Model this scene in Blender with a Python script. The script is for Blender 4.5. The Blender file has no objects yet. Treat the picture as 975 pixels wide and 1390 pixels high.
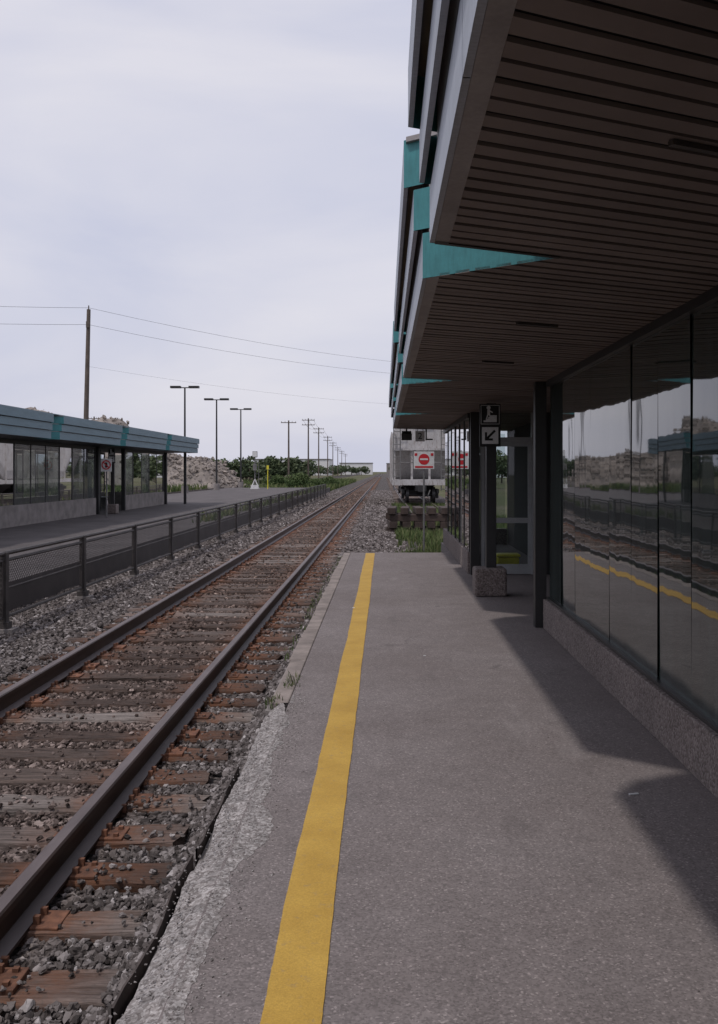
import bpy, bmesh, math, random
import numpy as np
from mathutils import Vector, noise as mn
random.seed(7); np.random.seed(7)
scene = bpy.context.scene
COL = scene.collection
EYE = 1.6

# ------------------------------------------------------------------ helpers
def empty(name):
    o = bpy.data.objects.new(name, None); COL.objects.link(o); return o

class MB:
    def __init__(s): s.v=[]; s.f=[]; s.r=[]
    def _add(s, vs, fs, rnd=None):
        b=len(s.v); s.v+= [tuple(v) for v in vs]; s.f+=[tuple(b+i for i in f) for f in fs]
        r = random.random() if rnd is None else rnd
        s.r += [r]*len(vs)
    def box(s, x0,x1,y0,y1,z0,z1, rnd=None):
        s._add([(x0,y0,z0),(x1,y0,z0),(x1,y1,z0),(x0,y1,z0),(x0,y0,z1),(x1,y0,z1),(x1,y1,z1),(x0,y1,z1)],
               [(0,3,2,1),(4,5,6,7),(0,1,5,4),(1,2,6,5),(2,3,7,6),(3,0,4,7)], rnd)
    def obox(s, c, size, rz=0, rx=0, ry=0):
        from mathutils import Euler
        R=Euler((rx,ry,rz)).to_matrix(); h=[k/2 for k in size]
        vs=[R@Vector((sx*h[0],sy*h[1],sz*h[2]))+Vector(c) for sz in(-1,1) for sx,sy in((-1,-1),(1,-1),(1,1),(-1,1))]
        s._add(vs,[(0,3,2,1),(4,5,6,7),(0,1,5,4),(1,2,6,5),(2,3,7,6),(3,0,4,7)])
    def cyl(s, p0,p1,r0,r1=None,n=10,caps=True):
        r1=r0 if r1 is None else r1
        p0=Vector(p0);p1=Vector(p1); d=(p1-p0).normalized()
        a=d.orthogonal().normalized(); b=d.cross(a)
        vs=[]
        for p,r in((p0,r0),(p1,r1)):
            for i in range(n):
                t=2*math.pi*i/n; vs.append(p+a*math.cos(t)*r+b*math.sin(t)*r)
        fs=[(i,(i+1)%n,n+(i+1)%n,n+i) for i in range(n)]
        if caps: fs+=[tuple(range(n))[::-1],tuple(range(n,2*n))]
        s._add(vs,fs)
    def prism(s, pts, z0,z1):
        n=len(pts); vs=[(x,y,z0) for x,y in pts]+[(x,y,z1) for x,y in pts]
        fs=[(i,(i+1)%n,n+(i+1)%n,n+i) for i in range(n)]
        fs.append(tuple(range(n))[::-1]); fs.append(tuple(range(n,2*n)))
        s._add(vs,fs)
    def poly(s,pts): s._add(pts,[tuple(range(len(pts)))])
    def obj(s,name,mat,parent=None,bevel=0):
        me=bpy.data.meshes.new(name); me.from_pydata(s.v,[],s.f); me.update()
        at=me.attributes.new('rnd','FLOAT','POINT'); at.data.foreach_set('value',s.r)
        me.materials.append(mat)
        o=bpy.data.objects.new(name,me); COL.objects.link(o)
        if parent: o.parent=parent
        bm=bmesh.new(); bm.from_mesh(me); bmesh.ops.recalc_face_normals(bm,faces=bm.faces); bm.to_mesh(me); bm.free()
        if bevel:
            m=o.modifiers.new('bevel','BEVEL'); m.width=bevel; m.segments=2; m.limit_method='ANGLE'
        return o

def npmesh(name, verts, faces, mat, parent=None, attr=None):
    me=bpy.data.meshes.new(name)
    verts=np.asarray(verts,dtype=np.float32); faces=np.asarray(faces,dtype=np.int32)
    k=faces.shape[1]
    me.vertices.add(len(verts)); me.vertices.foreach_set('co',verts.ravel())
    me.loops.add(faces.size); me.loops.foreach_set('vertex_index',faces.ravel())
    me.polygons.add(len(faces)); me.polygons.foreach_set('loop_start',np.arange(0,faces.size,k,dtype=np.int32))
    me.update(calc_edges=True)
    me.polygons.foreach_set('use_smooth',np.zeros(len(faces),dtype=bool))
    if attr is not None:
        a=me.attributes.new('rnd','FLOAT','POINT'); a.data.foreach_set('value',np.asarray(attr,dtype=np.float32))
    me.materials.append(mat)
    o=bpy.data.objects.new(name,me); COL.objects.link(o)
    if parent: o.parent=parent
    return o

class NT:
    def __init__(s,name):
        s.m=bpy.data.materials.new(name); s.m.use_nodes=True
        s.t=s.m.node_tree; s.b=s.t.nodes['Principled BSDF']; s.out=s.t.nodes['Material Output']
    def n(s,typ,**kw):
        nd=s.t.nodes.new(typ)
        for k,v in kw.items(): setattr(nd,k,v)
        return nd
    def l(s,a,b): s.t.links.new(a,b)
    def coord(s,scale=(1,1,1)):
        g=s.n('ShaderNodeNewGeometry'); mp=s.n('ShaderNodeMapping'); mp.inputs['Scale'].default_value=scale
        s.l(g.outputs['Position'],mp.inputs['Vector']); return mp.outputs[0]
    def noise(s,scale,detail=4,rough=.55,vec=None,dist=0):
        t=s.n('ShaderNodeTexNoise'); t.inputs['Scale'].default_value=scale; t.inputs['Detail'].default_value=detail
        t.inputs['Roughness'].default_value=rough; t.inputs['Distortion'].default_value=dist
        s.l(vec if vec is not None else s.coord(),t.inputs['Vector']); return t.outputs['Fac']
    def vor(s,scale,vec=None,out='Color',feat='F1'):
        t=s.n('ShaderNodeTexVoronoi',feature=feat); t.inputs['Scale'].default_value=scale
        s.l(vec if vec is not None else s.coord(),t.inputs['Vector']); return t.outputs[out]
    def ramp(s,fac,stops,interp='LINEAR'):
        r=s.n('ShaderNodeValToRGB'); r.color_ramp.interpolation=interp
        while len(r.color_ramp.elements)<len(stops): r.color_ramp.elements.new(.5)
        for e,(p,c) in zip(r.color_ramp.elements,stops):
            e.position=p; e.color=(c,c,c,1) if isinstance(c,(int,float)) else (*c,1)
        s.l(fac,r.inputs[0]); return r.outputs[0]
    def mix(s,fac,a,b,mode='MIX'):
        m=s.n('ShaderNodeMix',data_type='RGBA',blend_type=mode)
        if isinstance(fac,(int,float)): m.inputs[0].default_value=fac
        else: s.l(fac,m.inputs[0])
        for i,v in((6,a),(7,b)):
            if isinstance(v,tuple): m.inputs[i].default_value=(*v,1)
            else: s.l(v,m.inputs[i])
        return m.outputs[2]
    def math(s,op,a,b=0.0):
        m=s.n('ShaderNodeMath',operation=op)
        for i,v in((0,a),(1,b)):
            if isinstance(v,(int,float)): m.inputs[i].default_value=v
            else: s.l(v,m.inputs[i])
        return m.outputs[0]
    def attr(s,name='rnd'):
        a=s.n('ShaderNodeAttribute'); a.attribute_name=name; return a.outputs['Fac']
    def bump(s,h,strength=.5,dist=.01):
        b=s.n('ShaderNodeBump'); b.inputs['Strength'].default_value=strength; b.inputs['Distance'].default_value=dist
        s.l(h,b.inputs['Height']); s.l(b.outputs[0],s.b.inputs['Normal'])
    def col(s,c):
        if isinstance(c,tuple): s.b.inputs['Base Color'].default_value=(*c,1)
        else: s.l(c,s.b.inputs['Base Color'])
    def rough(s,v): s.b.inputs['Roughness'].default_value=v
    def spec(s,v): s.b.inputs['Specular IOR Level'].default_value=v

def simple(name,c,var=.25,scale=6,rough=.7,bump=.15,spec=.4,metal=0,fine=60):
    t=NT(name); a=t.noise(scale,4,.6); 
    d=tuple(k*(1-var) for k in c); e=tuple(min(1,k*(1+var)) for k in c)
    base=t.ramp(a,[(.3,d),(.7,e)])
    f=t.noise(fine,3)
    base=t.mix(.35,base,t.ramp(f,[(.3,.55),(.7,1.0)]),'MULTIPLY')
    t.col(base); t.rough(rough); t.spec(spec); t.b.inputs['Metallic'].default_value=metal
    if bump: t.bump(f,bump,.005)
    return t.m

# ------------------------------------------------------------------ materials
def m_platform():
    t=NT('platform_asphalt')
    big=t.noise(.7,4,.6); mid=t.noise(5,5,.65); v=t.vor(130)
    c=t.ramp(big,[(.3,(.200,.172,.167)),(.7,(.252,.223,.220))])
    c=t.mix(.5,c,t.ramp(mid,[(.3,.76),(.7,1.1)]),'MULTIPLY')
    sp=t.n('ShaderNodeSeparateColor'); t.l(v,sp.inputs[0])
    c=t.mix(.8,c,t.ramp(sp.outputs[0],[(0,.55),(.55,.9),(.92,1.08),(1,1.7)]),'MULTIPLY')
    st=t.noise(2.2,6,.7,t.coord((1,.35,1)),.6)
    c=t.mix(t.ramp(st,[(.58,0.0),(.70,.4)]),c,(.105,.092,.09))
    sm=t.noise(1.1,7,.75,t.coord((1.4,.5,1)),.3)
    c=t.mix(t.ramp(sm,[(.56,0.0),(.66,.28)]),c,(.32,.29,.285))
    # hairline cracks
    wv=t.n('ShaderNodeVectorMath',operation='ADD'); t.l(t.coord((.55,.33,1)),wv.inputs[0])
    wn=t.n('ShaderNodeTexNoise'); wn.inputs['Scale'].default_value=3; wn.inputs['Detail'].default_value=5; t.l(t.coord(),wn.inputs['Vector'])
    ws=t.n('ShaderNodeVectorMath',operation='SCALE'); ws.inputs['Scale'].default_value=.35; t.l(wn.outputs['Color'],ws.inputs[0]); t.l(ws.outputs[0],wv.inputs[1])
    cr=t.vor(1.0,wv.outputs[0],'Distance','DISTANCE_TO_EDGE')
    c=t.mix(t.math('MULTIPLY',t.ramp(cr,[(.0,.55),(.006,0.0)]),t.ramp(big,[(.45,0.0),(.6,1.0)])),c,(.07,.06,.058))
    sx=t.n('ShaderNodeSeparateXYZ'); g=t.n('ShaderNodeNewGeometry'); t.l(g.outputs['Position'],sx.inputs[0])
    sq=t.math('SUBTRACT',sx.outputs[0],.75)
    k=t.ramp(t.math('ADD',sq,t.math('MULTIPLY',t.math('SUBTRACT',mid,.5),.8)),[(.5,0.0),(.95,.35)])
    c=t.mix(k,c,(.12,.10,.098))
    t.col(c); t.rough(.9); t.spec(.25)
    t.bump(sp.outputs[0],.4,.004); return t.m
def m_exposed():
    t=NT('exposed_aggregate')
    v=t.vor(95); sp=t.n('ShaderNodeSeparateColor'); t.l(v,sp.inputs[0])
    n=t.noise(14,6,.75)
    c=t.ramp(sp.outputs[0],[(0,(.19,.167,.16)),(.5,(.34,.31,.30)),(1,(.52,.49,.48))])
    c=t.mix(.9,c,t.ramp(n,[(.35,.5),(.62,1.1)]),'MULTIPLY')
    t.col(c); t.rough(.95); t.bump(t.math('ADD',n,t.math('MULTIPLY',sp.outputs[0],.4)),1,.02); return t.m
def m_pebble():
    t=NT('pebbled_concrete')
    v=t.vor(75); sp=t.n('ShaderNodeSeparateColor'); t.l(v,sp.inputs[0]); d=t.vor(75,None,'Distance')
    c=t.ramp(sp.outputs[0],[(0,(.10,.078,.072)),(.5,(.185,.15,.14)),(1,(.28,.24,.225))])
    c=t.mix(.5,c,t.ramp(t.noise(2,5),[(.3,.6),(.7,1.1)]),'MULTIPLY')
    t.col(c); t.rough(.9); t.bump(t.math('SUBTRACT',1,d),.5,.008); return t.m
def m_yellow():
    t=NT('yellow_paint')
    n=t.noise(3,6,.65); f=t.noise(140,3); w=t.noise(22,6,.75)
    c=t.ramp(n,[(.3,(.47,.28,.045)),(.7,(.60,.375,.07))])
    c=t.mix(.6,c,t.ramp(f,[(.3,.65),(.7,1.05)]),'MULTIPLY')
    c=t.mix(t.ramp(w,[(.57,0.0),(.70,.6)]),c,(.26,.2,.13))
    t.col(c); t.rough(.8); t.bump(f,.5,.003); return t.m
def m_rock():
    t=NT('ballast_stone')
    c=t.ramp(t.attr(),[(0,(.042,.036,.034)),(.35,(.105,.092,.088)),(.75,(.19,.172,.168)),(.95,(.29,.27,.268)),(1,(.46,.44,.44))])
    g=t.n('ShaderNodeNewGeometry'); s=t.n('ShaderNodeSeparateXYZ'); t.l(g.outputs['Position'],s.inputs[0])
    d=t.math('ABSOLUTE',t.math('ADD',s.outputs[0],2.34))
    far=t.ramp(t.math('DIVIDE',s.outputs[1],60),[(.02,.45),(.35,1.0)])
    k=t.math('MULTIPLY',t.ramp(d,[(.65,1.0),(1.0,.2)]),far)
    c=t.mix(k,c,t.mix(1,c,(.92,.68,.55),'MULTIPLY'))
    c=t.mix(.5,c,t.ramp(t.noise(60,3),[(.3,.65),(.7,1.15)]),'MULTIPLY')
    t.col(c); t.rough(.85); t.spec(.3); return t.m
def m_ballast():
    t=NT('ballast_bed')
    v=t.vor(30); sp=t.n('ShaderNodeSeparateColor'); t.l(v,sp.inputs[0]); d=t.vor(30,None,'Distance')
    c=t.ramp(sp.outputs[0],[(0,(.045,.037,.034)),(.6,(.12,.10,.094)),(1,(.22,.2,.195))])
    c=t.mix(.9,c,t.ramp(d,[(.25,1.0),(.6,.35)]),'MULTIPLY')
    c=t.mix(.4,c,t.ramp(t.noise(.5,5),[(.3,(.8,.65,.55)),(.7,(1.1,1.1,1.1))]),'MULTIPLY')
    t.col(c); t.rough(.95); t.bump(t.math('SUBTRACT',1,d),1,.03); return t.m
def m_tie():
    t=NT('weathered_tie_wood')
    g=t.noise(1,6,.7,t.coord((3,45,30)),.8)
    a=t.attr()
    c=t.ramp(a,[(0,(.075,.052,.043)),(.5,(.13,.098,.084)),(.85,(.19,.155,.14)),(1,(.27,.235,.215))])
    c=t.mix(.95,c,t.ramp(g,[(.35,.3),(.6,1.2)]),'MULTIPLY')
    gg=t.n('ShaderNodeNewGeometry'); s=t.n('ShaderNodeSeparateXYZ'); t.l(gg.outputs['Position'],s.inputs[0])
    d1=t.math('ABSOLUTE',t.math('SUBTRACT',t.math('ABSOLUTE',t.math('ADD',s.outputs[0],2.34)),.82))
    n=t.noise(7,5,.7)
    k=t.math('MULTIPLY',t.ramp(d1,[(.15,1.0),(.48,0.0)]),t.ramp(n,[(.35,.25),(.65,.9)]))
    c=t.mix(k,c,(.20,.088,.048))
    c=t.mix(t.ramp(t.noise(30,5,.8),[(.52,0.0),(.62,.4)]),c,(.11,.095,.088))
    t.col(c); t.rough(.9); t.spec(.2); t.bump(g,1,.016); return t.m
def m_rail():
    t=NT('rail_steel')
    g=t.n('ShaderNodeNewGeometry'); s=t.n('ShaderNodeSeparateXYZ'); t.l(g.outputs['Normal'],s.inputs[0])
    top=t.ramp(s.outputs[2],[(.8,0.0),(.97,1.0)])
    n=t.noise(9,5,.65,t.coord((1,.25,1)))
    side=t.ramp(n,[(.3,(.024,.015,.013)),(.7,(.066,.04,.032))])
    tp=t.ramp(n,[(.3,(.08,.060,.058)),(.7,(.135,.108,.106))])
    t.col(t.mix(top,side,tp)); t.rough(.5); t.spec(.35); t.bump(n,.2,.003); return t.m
def m_rust():
    t=NT('rusty_iron'); n=t.noise(14,6,.7); a=t.attr()
    c=t.ramp(n,[(.3,(.075,.036,.026)),(.55,(.21,.092,.052)),(.75,(.31,.15,.09))])
    c=t.mix(.7,c,t.ramp(a,[(0,.4),(1,1.1)]),'MULTIPLY')
    t.col(c); t.rough(.85); t.bump(n,.5,.006); return t.m
def m_darkglass(name='reflective_glass',base=(.022,.030,.028),wav=.0016,ior=1.5):
    t=NT(name); t.rough(.025); t.b.inputs['IOR'].default_value=ior
    t.b.inputs['Coat Weight'].default_value=.45; t.b.inputs['Coat Roughness'].default_value=.02
    n=t.noise(1.6,2,.5,t.coord((1,1.2,.5)))
    b=t.n('ShaderNodeBump'); b.inputs['Strength'].default_value=.35; b.inputs['Distance'].default_value=wav*4
    t.l(n,b.inputs['Height']); t.l(b.outputs[0],t.b.inputs['Normal']); t.l(b.outputs[0],t.b.inputs['Coat Normal'])
    d=t.noise(3,6,.7,t.coord((1,2,.3))); c=t.ramp(d,[(.4,base),(.8,tuple(k*2.6 for k in base))]); t.col(c)
    return t.m
def m_clearglass(name='clear_glass',tint=(.72,.78,.77),dirt=.05):
    t=NT(name)
    tr=t.n('ShaderNodeBsdfTransparent'); tr.inputs[0].default_value=(*tint,1)
    gl=t.n('ShaderNodeBsdfGlossy'); gl.inputs['Roughness'].default_value=.02; gl.inputs[0].default_value=(.9,.9,.9,1)
    df=t.n('ShaderNodeBsdfDiffuse'); df.inputs[0].default_value=(.4,.4,.4,1)
    m0=t.n('ShaderNodeMixShader'); m0.inputs[0].default_value=dirt; t.l(tr.outputs[0],m0.inputs[1]); t.l(df.outputs[0],m0.inputs[2])
    fr=t.n('ShaderNodeFresnel'); fr.inputs[0].default_value=1.6
    mx=t.n('ShaderNodeMixShader'); t.l(fr.outputs[0],mx.inputs[0]); t.l(m0.outputs[0],mx.inputs[1]); t.l(gl.outputs[0],mx.inputs[2])
    t.l(mx.outputs[0],t.out.inputs[0]); return t.m
def m_fascia(name,c):
    t=NT(name); n=t.noise(2.5,5,.7,t.coord((1,.4,3)))
    base=t.ramp(n,[(.3,tuple(k*.82 for k in c)),(.7,tuple(k*1.1 for k in c))])
    f=t.noise(30,4,.7,t.coord((1,3,.4)))
    base=t.mix(.35,base,t.ramp(f,[(.35,.5),(.6,1.0)]),'MULTIPLY')
    t.col(base); t.rough(.5); t.spec(.4); t.bump(n,.05,.01); return t.m
def m_slat():
    t=NT('soffit_slat'); n=t.noise(2,5,.6); a=t.attr()
    c=t.ramp(n,[(.3,(.18,.142,.13)),(.7,(.24,.195,.18))])
    c=t.mix(.6,c,t.ramp(a,[(0,.7),(1,1.05)]),'MULTIPLY'); t.col(c); t.rough(.6); t.spec(.35); return t.m
def m_ground():
    t=NT('ground_soil_grass'); n=t.noise(.05,8,.7); f=t.noise(3,6,.7)
    c=t.ramp(n,[(.35,(.08,.09,.045)),(.5,(.11,.112,.062)),(.62,(.17,.145,.11)),(.8,(.2,.18,.15))])
    c=t.mix(.7,c,t.ramp(f,[(.3,.5),(.7,1.2)]),'MULTIPLY'); t.col(c); t.rough(1); t.spec(.1); t.bump(f,.8,.05); return t.m
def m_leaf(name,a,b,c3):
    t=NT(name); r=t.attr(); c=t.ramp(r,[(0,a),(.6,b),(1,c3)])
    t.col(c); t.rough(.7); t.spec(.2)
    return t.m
def m_hopper():
    t=NT('hopper_paint'); n=t.noise(1.2,6,.7,t.coord((1.5,1.5,.5))); f=t.noise(6,6,.75,t.coord((2,2,.6)))
    c=t.ramp(n,[(.3,(.36,.345,.345)),(.7,(.52,.505,.505))])
    c=t.mix(t.ramp(f,[(.5,0.0),(.7,.85)]),c,(.16,.11,.08)); t.col(c); t.rough(.7); return t.m

M={}
M['platform']=m_platform(); M['exposed']=m_exposed(); M['pebble']=m_pebble(); M['yellow']=m_yellow()
M['rock']=m_rock(); M['ballast']=m_ballast(); M['tie']=m_tie(); M['rail']=m_rail(); M['rust']=m_rust()
M['glass']=m_darkglass(); M['cglass']=m_clearglass(); M['glass2']=m_clearglass('shelter_glass',(.6,.66,.65),.16)
M['fascia']=m_fascia('fascia_bluegrey',(.36,.39,.45)); M['fascia_l']=m_fascia('fascia_teal_grey',(.15,.23,.275))
M['teal']=m_fascia('teal_panel',(.06,.25,.27)); M['slat']=m_slat()
M['trim']=simple('soffit_trim',(.32,.295,.295),.2,3,.6,.05)
M['dark']=simple('dark_bronze_metal',(.024,.023,.024),.2,4,.45,.05,.5)
M['black']=simple('black_plastic',(.012,.012,.013),.2,8,.5,0)
M['fixture']=simple('soffit_fixture',(.07,.058,.054),.2,8,.5,0)
M['interior']=simple('dark_interior',(.03,.028,.028),.3,1,.9,0)
M['alu']=simple('aluminium_frame',(.36,.37,.38),.15,3,.4,.03,.5)
M['concrete']=simple('concrete',(.25,.225,.215),.25,3,.9,.4)
M['coping']=simple('concrete_coping',(.265,.225,.205),.3,5,.9,.5,fine=90)
M['asph2']=simple('dark_asphalt',(.10,.088,.088),.25,.8,.9,.4,fine=70)
M['white']=simple('white_paint',(.72,.72,.72),.08,6,.5,.02)
M['red']=simple('red_paint',(.6,.03,.04),.12,6,.5,.02)
M['galv']=simple('galvanised_steel',(.16,.155,.155),.25,3,.5,.05,.5)
M['fence']=simple('fence_steel',(.07,.060,.057),.35,3,.6,.05,.4)
M['wood']=simple('pole_wood',(.13,.105,.09),.3,2,.9,.3)
M['oldtimber']=simple('creosoted_timber',(.06,.042,.036),.4,3,.9,.5,fine=25)
M['ground']=m_ground()
M['leaf']=m_leaf('tree_leaves',(.04,.06,.032),(.075,.10,.05),(.12,.145,.075))
M['leafb']=m_leaf('bush_leaves',(.04,.07,.025),(.075,.115,.04),(.13,.165,.07))
M['grass']=m_leaf('grass_blades',(.05,.078,.025),(.095,.135,.045),(.19,.19,.09))
M['hopper']=m_hopper()
M['rubble']=simple('rubble',(.27,.235,.21),.45,.5,.95,.8,fine=5)
M['yellowbox']=simple('yellow_plastic',(.75,.66,.05),.1,5,.5,0)
M['steeledge']=simple('weathered_edge_steel',(.07,.055,.05),.4,8,.8,.3)

# ------------------------------------------------------------------ stones as real meshes
def stones(name,pts,sc,mat,sub=1,flat=.7,amp=.75,parent=None,nvar=8):
    bm=bmesh.new(); bmesh.ops.create_icosphere(bm,subdivisions=sub,radius=1); bm.verts.ensure_lookup_table()
    V0=np.array([v.co[:] for v in bm.verts]); F0=np.array([[v.index for v in f.verts] for f in bm.faces]); bm.free()
    var=[]
    for k in range(nvar):
        d=np.array([[mn.noise((x*1.1+k*7.3+a*31,y*1.1+k*3.1,z*1.1+k*5.7)) for a in range(3)] for x,y,z in V0])
        var.append((V0+d*amp+np.random.normal(0,.07,V0.shape))*np.array([1.05,.82,flat]))
    var=np.array(var)
    pts=np.asarray(pts,dtype=np.float64); sc=np.asarray(sc); n=len(pts)
    v=var[np.random.randint(0,nvar,n)]
    rx=np.random.uniform(-.7,.7,n); ry=np.random.uniform(-.7,.7,n); rz=np.random.uniform(0,6.283,n)
    c,s=np.cos(rx)[:,None],np.sin(rx)[:,None]
    y=v[:,:,1]*c-v[:,:,2]*s; z=v[:,:,1]*s+v[:,:,2]*c; x=v[:,:,0]
    c,s=np.cos(ry)[:,None],np.sin(ry)[:,None]; x,z=x*c+z*s,-x*s+z*c
    c,s=np.cos(rz)[:,None],np.sin(rz)[:,None]; x,y=x*c-y*s,x*s+y*c
    W=np.stack([x,y,z],2)*sc[:,None,None]+pts[:,None,:]
    F=(F0[None]+(np.arange(n)*len(V0))[:,None,None]).reshape(-1,3)
    return npmesh(name,W.reshape(-1,3),F,mat,parent,np.repeat(np.random.rand(n),len(V0)))

# ------------------------------------------------------------------ ground
b=MB(); b.box(-2500,2500,-600,4500,-1.2,-.56); b.obj('ground',M['ground'])
b=MB(); b.box(-5.6,4.6,-5,900,-.55,-.42)
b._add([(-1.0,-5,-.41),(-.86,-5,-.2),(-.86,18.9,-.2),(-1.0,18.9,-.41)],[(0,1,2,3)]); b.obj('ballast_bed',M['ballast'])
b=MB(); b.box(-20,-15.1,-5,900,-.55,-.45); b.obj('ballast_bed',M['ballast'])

# ------------------------------------------------------------------ tracks
RZ=-.19
prof=[(-.07,-.17),(.07,-.17),(.07,-.155),(.012,-.135),(.009,-.05),(.036,-.036),(.037,-.008),(.028,0),(-.028,0),(-.037,-.008),(-.036,-.036),(-.009,-.05),(-.012,-.135),(-.07,-.155)]
def rail(mb,x,y0,y1):
    n=len(prof); ys=[y0,y1]
    vs=[(x+p[0],y,RZ+p[1]) for y in ys for p in prof]
    fs=[(i,(i+1)%n,n+(i+1)%n,n+i) for i in range(n)]+[tuple(range(n)),tuple(range(n,2*n))[::-1]]
    mb._add(vs,fs)
TS=.5
def track(cx,y0,y1,plates=True):
    E=empty('railway_track')
    b=MB(); rail(b,cx-.7525,y0,y1); rail(b,cx+.7525,y0,y1); b.obj('rails',M['rail'],E)
    b=MB(); p=MB(); sp=MB(); y=y0+.2
    while y<min(y1,330):
        j=random.uniform(-.07,.07); w=random.uniform(.105,.13); dz=random.uniform(-.014,.004); yy=y+random.uniform(-.03,.03)
        rz=random.uniform(-.018,.018); ln=2.6+random.uniform(-.12,.12)
        nseg=14; vs=[]; fs=[]
        for i in range(nseg+1):
            x=cx+j-ln/2+ln*i/nseg; o=(x-cx)*rz
            for (sy,z) in((-1,-.56),(-1,-.378),(-.9,-.362),(-.2,-.364),(.3,-.362),(.92,-.362),(1,-.378),(1,-.56)):
                rr=random.uniform(-.009,.009) if y<25 else 0
                vs.append((x+(rr*4 if i in(0,nseg) else 0),yy+o+sy*w+rr,z+dz+rr*.6))
        for i in range(nseg):
            for k in range(7): fs.append((i*8+k,i*8+k+1,(i+1)*8+k+1,(i+1)*8+k))
        fs+= [tuple(range(8)),tuple(range(nseg*8,nseg*8+8))[::-1]]
        b._add(vs,fs)
        if plates and y<60:
            for s in(-1,1):
                rx=cx+s*.7525
                p.box(rx-.19,rx+.19,yy-.085,yy+.085,-.366+dz,-.352)
                if y<25:
                    for sx in(-1,1):
                        for sy in((-1,1)):
                            sp.box(rx+sx*.088-.014,rx+sx*.088+.014,yy+sy*.045-.012,yy+sy*.045+.012,-.352,-.325+random.uniform(0,.01))
                            if random.random()<.5: sp.box(rx+sx*.15-.012,rx+sx*.15+.012,yy-sy*.05-.012,yy-sy*.05+.012,-.352,-.336)
                    if random.random()<.6:
                        for sy in(-1,1): sp.box(rx-.085,rx+.085,yy+sy*(w+.02)-.012,yy+sy*(w+.02)+.012,-.385,-.34)
        y+=TS
    b.obj('ties',M['tie'],E); 
    if plates:
        p.obj('tie_plates',M['rust'],E,bevel=.004); sp.obj('spikes',M['rust'],E)
    return E
track(-2.34,-3,900)
track(1.95,36,300,plates=False)
track(-17.6,-3,600,plates=False)

def ties_phase(y):
    t=(y-(-2.8))/TS; return abs(t-round(t))*TS
def region(P,S,x0,x1,y0,y1,dens,r0,r1,zc):
    n=int((x1-x0)*(y1-y0)*dens)
    xs=np.random.uniform(x0,x1,n); ys=np.random.uniform(y0,y1,n); rs=r0+(r1-r0)*np.random.uniform(0,1,n)**1.7
    for x,y,r in zip(xs,ys,rs):
        if x<-.46*y-.8: continue
        if min(abs(x+2.34-.7525),abs(x+2.34+.7525))<.085: continue
        z=zc
        if -3.64<x<-1.04:
            if ties_phase(y)<.125:
                if random.random()<.94-.5*max(0,mn.noise((x*1.7,y*1.7,5))): continue
                z=-.355; r*=.65
            else:
                z=-.398+.018*mn.noise((x*2,y*2,0))
        else:
            z=zc+.03*mn.noise((x*1.3,y*1.3,3))
            if -1.06<=x<-.8 and y<18.9: z=-.385+(x+1.06)/.26*.235
        P.append((x,y,z+random.uniform(-.010,.010))); S.append(r*1.12)
P=[];S=[]
region(P,S,-4.0,-.85,2.2,6.5,2300,.008,.025,-.385)
stones('ballast_gravel',P,S,M['rock'],2)
P=[];S=[]
region(P,S,-4.5,-.85,6.5,11,1500,.010,.028,-.385)
region(P,S,-5.3,-.85,11,20,700,.015,.034,-.385)
region(P,S,-.6,1.3,18.95,24,350,.02,.05,-.385)
region(P,S,-5.2,.6,20,45,190,.022,.05,-.39)
region(P,S,-5.2,.7,45,100,50,.04,.075,-.39)
stones('ballast_gravel',P,S,M['rock'],1)

# ------------------------------------------------------------------ platform
PL=empty('station_platform')
def fn(y,s,amp,seed): return amp*(mn.noise((y*s,seed,0))+.5*mn.noise((y*s*2.7,seed+5,0))+.3*mn.noise((y*s*7,seed+9,0)))
b=MB()
b.box(-.66,2.9,-6,18.9,-.5,0)
b.box(1.28,2.9,18.902,21.6,-.5,-.002)
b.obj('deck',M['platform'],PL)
b=MB(); b.box(-.83,-.662,-6,6.6,-.5,-.14); b.box(-.82,-.662,6.6,18.9,-.5,-.05); b.obj('foundation',M['concrete'],PL)
b=MB(); y=6.62
while y<18.8:
    y1=min(y+1.52,18.88); dx=random.uniform(-.010,.010)
    b.box(-.805+dx,-.664,y+.006,y1-.006,-.048,.003+random.uniform(-.003,.002)); y=y1
b.obj('coping',M['coping'],PL,bevel=.010)
vs=[];fs=[];NX=22
y=-4.0
ylist=[]
while y<7.05:
    ylist.append(y); y+=.02
for y in ylist:
    tp=max(0,min(1,(7.0-y)/.9))
    xl=-.80+fn(y,1.6,.02,1); xr=-.60+fn(y,.8,.05,4)+fn(y,7,.025,9)+fn(y,25,.010,19)
    if 3.95<y<4.6: xr+=.10*math.sin((y-3.95)/.65*math.pi)**.6
    xr=xl+(xr-xl)*max(.05,tp)
    if y>6.6: xl=-.66; xr=-.655+.06*tp
    for i in range(NX):
        f=i/(NX-1); x=xl+(xr-xl)*f
        nz=mn.noise((x*14,y*14,0))*.010+mn.noise((x*40,y*40,2))*.006
        zz=.0035+nz*.15 if x>-.655 else .003-.06*(1-f)**1.6*(1.0+.8*mn.noise((y*2,7,0)))+nz
        if x>-.655: zz=max(.0025,zz)*(1-.6*f)
        if i==0: zz-=.05
        vs.append((x,y,zz))
R=len(ylist)
for r in range(R-1):
    for i in range(NX-1): fs.append((r*NX+i,r*NX+i+1,(r+1)*NX+i+1,(r+1)*NX+i))
npmesh('broken_edge',vs,fs,M['exposed'],PL)
b=MB(); 
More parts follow.
